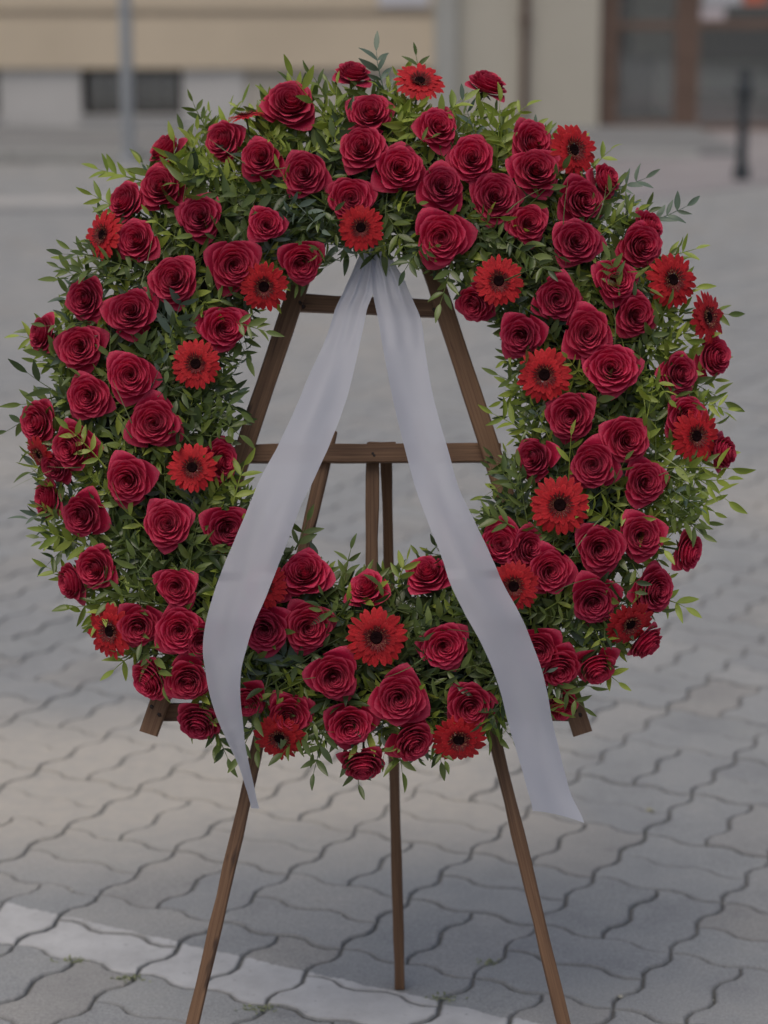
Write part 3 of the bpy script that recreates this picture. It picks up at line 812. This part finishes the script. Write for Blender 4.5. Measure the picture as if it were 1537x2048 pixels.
while NS < 1700 and tries < 60000:
    tries += 1
    a = rf.uniform(-pi, pi); t = rf.uniform(-1, 1)
    t = math.copysign(abs(t)**.8, t)
    layer = rf.random()
    top = layer > .6
    p, d, n = sprig_frame(a, t, .032-.03*layer/.6 if not top else -.004, .05 if not top else rf.uniform(.05, .45))
    s = rf.uniform(.75, 1.15)*(1 if abs(t) < .75 else .9)
    if t < -.6: s *= .8
    dn = d.normalized(); p -= dn*.02
    tip = p+dn*.095*s-WC; tx_, ty_ = tip.dot(PX), tip.dot(PU)
    if (p+dn*.095*s-WC).dot(PN) > .082: continue
    if math.hypot(tx_/.188, ty_/.212) < 1+rf.uniform(-.12, .12)*(0 if ty_ > .1 else 1): continue
    if math.hypot(tx_, ty_) > .462+rf.uniform(-.02, .022): continue
    if top and abs(t) < .97:
        if any(covers(p+dn*.09*s*k, .88 if k > .3 else .7) for k in (.3, .55, .8, 1.05)): continue
    NS += 1
    fs.append((layer, abs(t), p, orient(p, d, n, s), rf.randrange(14), pick(a, t)))
fs.sort(key=lambda q: -q[0])
stuff = {k: [] for k in MATS}
for i, (ly, t_, p, M, si, key) in enumerate(fs):
    if i < 300: obj('leafy_sprig', spr_mesh(si, key), None, wr, M)
    else: stuff[key].append((M, si))
V, F, MI = [], [], []
for mi, k in enumerate(MATS):
    for M, si in stuff[k]:
        b = len(V); V += [tuple(M @ Vector(q)) for q in SPR[si][0]]; nf = len(SPR[si][1])
        F += [tuple(i+b for i in q) for q in SPR[si][1]]; MI += [mi]*nf
me = bpy.data.meshes.new('foliage_filling'); me.from_pydata(V, [], F)
for k in MATS: me.materials.append(MATS[k])
me.polygons.foreach_set('material_index', MI); smooth(me)
tag(obj('foliage_filling', me, None, wr), kind='stuff')
# sprigs that stand out of the outline, leaf by leaf
HS = """280 440 183 387 l|292 362 196 335 l|423 268 392 198 m|175 545 118 528 m|120 700 36 676 l|110 792 40 800 m|212 936 130 862 l|135 1010 56 1037 b|140 1085 78 1075 m|165 1170 93 1135 l
225 1240 160 1228 l|285 1300 232 1345 l|425 1440 458 1515 d|649 1434 572 1512 m|700 1500 712 1570 d|790 1480 800 1545 m|1082 1335 1172 1412 m|1195 1330 1238 1365 l|1320 1195 1372 1218 l|1370 955 1456 948 l
1350 975 1430 1025 l|1330 1020 1402 1075 m|1370 625 1458 632 m|1325 512 1392 492 l|1268 455 1372 402 b|1190 385 1290 345 b|1180 345 1226 300 l|1000 260 1056 212 l|775 200 762 98 b|835 190 826 108 m
655 205 618 150 m|462 640 532 660 m|425 780 485 815 m|430 830 478 870 m|465 1010 490 930 l|590 1100 612 1040 m|690 1160 705 1098 m|795 1165 815 1120 l|1062 770 1000 742 m|1065 870 985 828 l
1050 990 998 925 m|1030 1055 960 1030 m|850 480 812 540 d|905 520 880 605 m|870 235 925 195 l|1240 590 1215 520 m|1290 540 1200 530 l|1010 560 1110 520 d""".replace('\n', '|').split('|')
nleaf = 0
for ln in HS:
    q = ln.split(); x0, y0, x1, y1 = map(float, q[:4]); mat = MATS[q[4]]
    ex, ey, t = surf_off((x0+x1)/2, (y0+y1)/2)
    off0 = .062+.075*sqrt(max(0, 1-t*t)); off1 = off0+.004
    p0, p1 = pl(x0, y0, off0), pl(x1, y1, off1)
    L = (p1-p0).length; n_ = max(2, min(4, int(L/.016)))
    st, lv = sprig_geo(rf, L, n_, rf.uniform(.023, .030), True, .05)
    M = orient(p0-PN*.004, p1-p0, (PN+Vector((rf.uniform(-.4, .4), 0, rf.uniform(0, .5)))).normalized())
    sm = bpy.data.meshes.new('leafy_shoot'); sm.from_pydata(st[0], [], st[1]); sm.materials.append(mat)
    s_ = obj('leafy_shoot', sm, None, wr, M)
    for v, f in lv:
        if nleaf >= 300: break
        lm = bpy.data.meshes.new('leaf'); lm.from_pydata(v, [], f); lm.materials.append(mat); smooth(lm)
        obj('leaf', lm, None, s_, M); nleaf += 1

# thin curved grass blades between the flowers
L_BLADE = leaf_mat('grass_blade', (.14, .2, .08), (.2, .27, .11), (.28, .33, .17), .35)
for k in range(70):
    a = rf.uniform(-pi, pi); t = rf.uniform(-.85, .9); p, d, n = sprig_frame(a, t, -.012, rf.uniform(.1, .5))
    y = d.normalized(); z = (n-y*n.dot(y)).normalized(); x = y.cross(z)
    L = rf.uniform(.035, .075); cv = rf.uniform(-.9, .9); ar = rf.uniform(.1, .6)
    tip = p+y*L-WC
    if math.hypot(tip.dot(PX)/.19, tip.dot(PU)/.215) < 1 or covers(p+y*L*.6, .8): continue
    v = []; f = []
    for i in range(9):
        q = i/8; c = y*L*q + x*cv*L*.4*q*q - z*ar*L*.5*(q*q) + z*.01*q; w_ = .0010*(1-q*.8)
        v += [tuple(p+c-x*w_), tuple(p+c+z*w_*.5), tuple(p+c+x*w_)]
    for i in range(8): b = i*3; f += [(b, b+1, b+4, b+3), (b+1, b+2, b+5, b+4)]
    me = bpy.data.meshes.new('grass_blade'); me.from_pydata(v, [], f); me.materials.append(L_BLADE); smooth(me)
    obj('grass_blade', me, None, wr)

# ------------------------------------------------------------------ RIBBON
def ribbon_mat():
    m = NT('satin_ribbon'); O = m.objc()
    wv = m.noise(1, m.scalev(O, (900, 900, 900)), 2, .5)
    m.l(m.mix(1, (.60, .635, .73), m.ramp(m.noise(9, O, 3), [(.3, (.94, .94, .95)), (.7, (1.04, 1.03, 1.03))]), 'MULTIPLY'), m.p.inputs['Base Color'])
    m.p.inputs['Roughness'].default_value = .45; m.p.inputs['Sheen Weight'].default_value = .2
    m.bump(wv, .25, .0006)
    t = m.n('ShaderNodeBsdfTranslucent'); t.inputs[0].default_value = (.6, .64, .74, 1)
    mx = m.n('ShaderNodeMixShader'); mx.inputs[0].default_value = .42
    m.l(m.p.outputs[0], mx.inputs[1]); m.l(t.outputs[0], mx.inputs[2])
    tr = m.n('ShaderNodeBsdfTransparent'); mx2 = m.n('ShaderNodeMixShader'); mx2.inputs[0].default_value = .07
    m.l(mx.outputs[0], mx2.inputs[1]); m.l(tr.outputs[0], mx2.inputs[2]); m.l(mx2.outputs[0], m.out.inputs[0])
    return m.m
M_RIB = ribbon_mat()
rib = empty('ribbon', pl(748, 500, .10), 'pale white satin ribbon with two long tails hanging across the wreath and easel', 'ribbon')
LT = [(470, 730, 752), (500, 722, 756), (526, 712, 752), (585, 687, 747), (616, 671, 735), (679, 651, 722), (757, 616, 705), (811, 593, 689), (897, 554, 657), (960, 520, 628), (1014, 497, 601), (1089, 466, 574), (1150, 441, 550), (1200, 424, 530), (1250, 411, 508), (1300, 406, 493), (1340, 411, 483), (1390, 420, 481), (1440, 436, 486), (1490, 458, 491), (1530, 477, 499), (1570, 490, 508), (1600, 499, 514), (1617, 503, 519)]
RT = [(470, 744, 764), (500, 741, 778), (526, 742, 790), (560, 745, 809), (589, 747, 822), (640, 757, 843), (700, 767, 851), (768, 780, 862), (823, 792, 875), (901, 811, 897), (975, 831, 918), (1038, 854, 948), (1116, 884, 984), (1167, 901, 1007), (1232, 932, 1042), (1281, 960, 1063), (1336, 985, 1083), (1389, 1003, 1096), (1450, 1018, 1107), (1525, 1040, 1126), (1575, 1054, 1143), (1622, 1066, 1169)]
def resample(T, n):
    import bisect
    out = []; y0, y1 = T[0][0], T[-1][0]; ys = [q[0] for q in T]
    def cr(p0, p1, p2, p3, t): return .5*((2*p1)+(-p0+p2)*t+(2*p0-5*p1+4*p2-p3)*t*t+(-p0+3*p1-3*p2+p3)*t**3)
    for i in range(n+1):
        y = y0+(y1-y0)*i/n; k = min(len(T)-2, max(0, bisect.bisect_right(ys, y)-1)); t = (y-ys[k])/(ys[k+1]-ys[k])
        g = lambda j: T[max(0, min(len(T)-1, j))]
        out.append((y,)+tuple(cr(g(k-1)[c], g(k)[c], g(k+1)[c], g(k+2)[c], t) for c in (1, 2)))
    return out
def roff(y):   # how far the ribbon hangs in front of the easel plane
    q = max(0, min(1, (y-480)/760)); return .046+.146*(.45*q+.55*q*q*(3-2*q))
def tail(T, name, sgn, full, cut=0, folds=0):
    rows = resample(T, 130); nw = 22; bm = bmesh.new(); grid = []
    for y, x0, x1 in rows:
        w_ = x1-x0; slack = sqrt(max(0, full*full-w_*w_))*MPP; o = roff(y); row = []
        gath = max(0, (620-y)/150)
        for j in range(nw+1):
            s = j/nw; yy = y + cut*max(0, s)**1.6*max(0, (y-1500)/122) 
            z = 0
            if y < 700: z += .006*min(1, gath+.15)*sin(s*pi*5+y*.004)+.0035*min(1, gath)*sin(s*pi*11+1)
            z += sgn*slack*(s-.5)*.55*(1 if y > 1150 else .2)
            z += .0045*sin(s*pi)*sin(y*.0075+sgn) + .0016*sin(s*5+y*.013+sgn*2)*min(1, (y-470)/300)
            z += min(1, max(0, (y-560)/200))*(.0011*sin(s*8-y*.011+sgn)+.0008*noise.noise(Vector((s*2.2, y*.006, sgn*3)))*3)
            row.append(bm.verts.new(pl(x0+w_*s, yy, o+z)))
        grid.append(row)
    for a, b in zip(grid, grid[1:]):
        for j in range(nw): bm.faces.new((a[j], a[j+1], b[j+1], b[j]))
    me = bpy.data.meshes.new(name); bm.to_mesh(me); bm.free(); smooth(me)
    return obj(name, me, M_RIB, rib)
tail(LT, 'tail', 1, 112)
tail(RT, 'tail', -1, 112, cut=24)

# ------------------------------------------------------------------ small things on the paving
M_MOSS = leaf_mat('moss', (.20, .23, .13), (.30, .33, .2), (.40, .42, .3), .8)
def tuft(px, py, n, s, lab, nm='moss_tuft', spread=.012):
    g = ground(px, py); g.z = 0; rr = random.Random(int(px)); V, F = [], []
    for k in range(n):
        a = rr.uniform(0, 6.28); b = Vector((rr.gauss(0, spread), rr.gauss(0, spread*.5), 0)); l_ = s*rr.uniform(.5, 1.1)
        v, f = leaf_geo(l_, l_*.28, .3, .4, rr); M = Matrix.Translation(b) @ Matrix.Rotation(a, 4, 'Z') @ Matrix.Rotation(rr.uniform(.2, 1.2), 4, 'X')
        o_ = len(V); V += [tuple(M @ Vector(q)) for q in v]; F += [tuple(i+o_ for i in q) for q in f]
    me = bpy.data.meshes.new(nm); me.from_pydata(V, [], F); me.materials.append(M_MOSS)
    tag(obj(nm, me, None, None, Matrix.Translation(g)), lab, 'moss', 'moss tufts in the paving joints')
tuft(141, 1921, 40, .007, 'small green moss tuft in the joint below the widest whole white paver, at left')
tuft(262, 1958, 40, .007, 'moss tuft in the joint between the first two white pavers left of the easel leg')
tuft(522, 2018, 50, .006, 'largest moss tuft at the lower edge of the white line, between the easel legs')
tuft(890, 1996, 34, .006, 'moss tuft at the white line just right of the rear easel leg')
tuft(978, 1925, 30, .006, 'moss tuft in the grey paver joint up and right of the rear easel leg foot')
def pebble(px, py, s, c, lab, cat='pebble', nm='pebble', flat=.6):
    g = ground(px, py); bm = bmesh.new(); bmesh.ops.create_icosphere(bm, subdivisions=2, radius=s)
    for v in bm.verts: v.co *= 1+.5*noise.noise(v.co*90+Vector((px, 0, 0))); v.co.z *= flat
    me = bpy.data.meshes.new(nm); bm.to_mesh(me); bm.free(); me.materials.append(plain(nm+'_stone', c, .8, .2, 80)); smooth(me)
    tag(obj(nm, me, None, None, Matrix.Translation(g+Vector((0, 0, s*flat*.6)))), lab, cat)
pebble(1243, 1995, .0045, (.45, .44, .38), 'small pale pebble in the joint near the bottom right of the paving')
pebble(951, 1602, .0035, (.42, .41, .36), 'tiny pale pebble on the painted sunlit patch just left of the right easel leg')
pebble(143, 1782, .003, (.5, .5, .48), 'tiny whitish pebble on the joint above the white line, far left')
# crumbs of grit lying in and beside the joints
V, F = [], []
rg = random.Random(5)
for (vis, d, k, p, rz, rx, ry) in cands[:170]:
    M = Matrix.Translation(p) @ RM; o_ = paver_outline(*k, 5); cx_, cy_ = k[0]*W_/2, k[1]*W_/2
    for q in range(rg.choice((1, 2, 3, 5))):
        e = rg.choice(o_); c = M @ Vector((e[0]-cx_+rg.gauss(0, .003), e[1]-cy_+rg.gauss(0, .003), 0)); c.z = rg.uniform(-.003, .0005)
        sz = rg.uniform(.0006, .0021); b = len(V)
        for dx, dy, dz in ((1, 0, 0), (0, 1, 0), (-1, .2, 0), (0, -1, 0), (0, 0, 1), (0, 0, -1)):
            V.append((c.x+dx*sz*rg.uniform(.6, 1.2), c.y+dy*sz*rg.uniform(.6, 1.2), c.z+dz*sz*rg.uniform(.5, .9)))
        F += [(b, b+1, b+4), (b+1, b+2, b+4), (b+2, b+3, b+4), (b+3, b, b+4), (b+1, b, b+5), (b+2, b+1, b+5), (b+3, b+2, b+5), (b, b+3, b+5)]
me = bpy.data.meshes.new('grit'); me.from_pydata(V, [], F)
gm = NT('grit_stone'); gm.l(gm.ramp(gm.rnd(), [(0, (.12, .12, .11)), (.5, (.32, .31, .28)), (1, (.62, .61, .56))]), gm.p.inputs['Base Color']); gm.p.inputs['Roughness'].default_value = .9
me.materials.append(gm.m)
tag(obj('grit', me), 'fine pale grit lying in the joints of the paving', 'grit', kind='stuff')
# fallen pale leaf
v, f = leaf_geo(.017, .006, .4, .2, R)
me = bpy.data.meshes.new('fallen_leaf'); me.from_pydata(v, [], f); me.materials.append(plain('yellowed_leaf', (.42, .40, .22), .6, .15, 90))
tag(obj('fallen_leaf', me, None, None, Matrix.Translation(ground(1292, 1624)+Vector((0, 0, .003))) @ Matrix.Rotation(-1.5, 4, 'Z')), 'small pale yellow fallen leaf on the pavers right of the ribbon end', 'leaf')
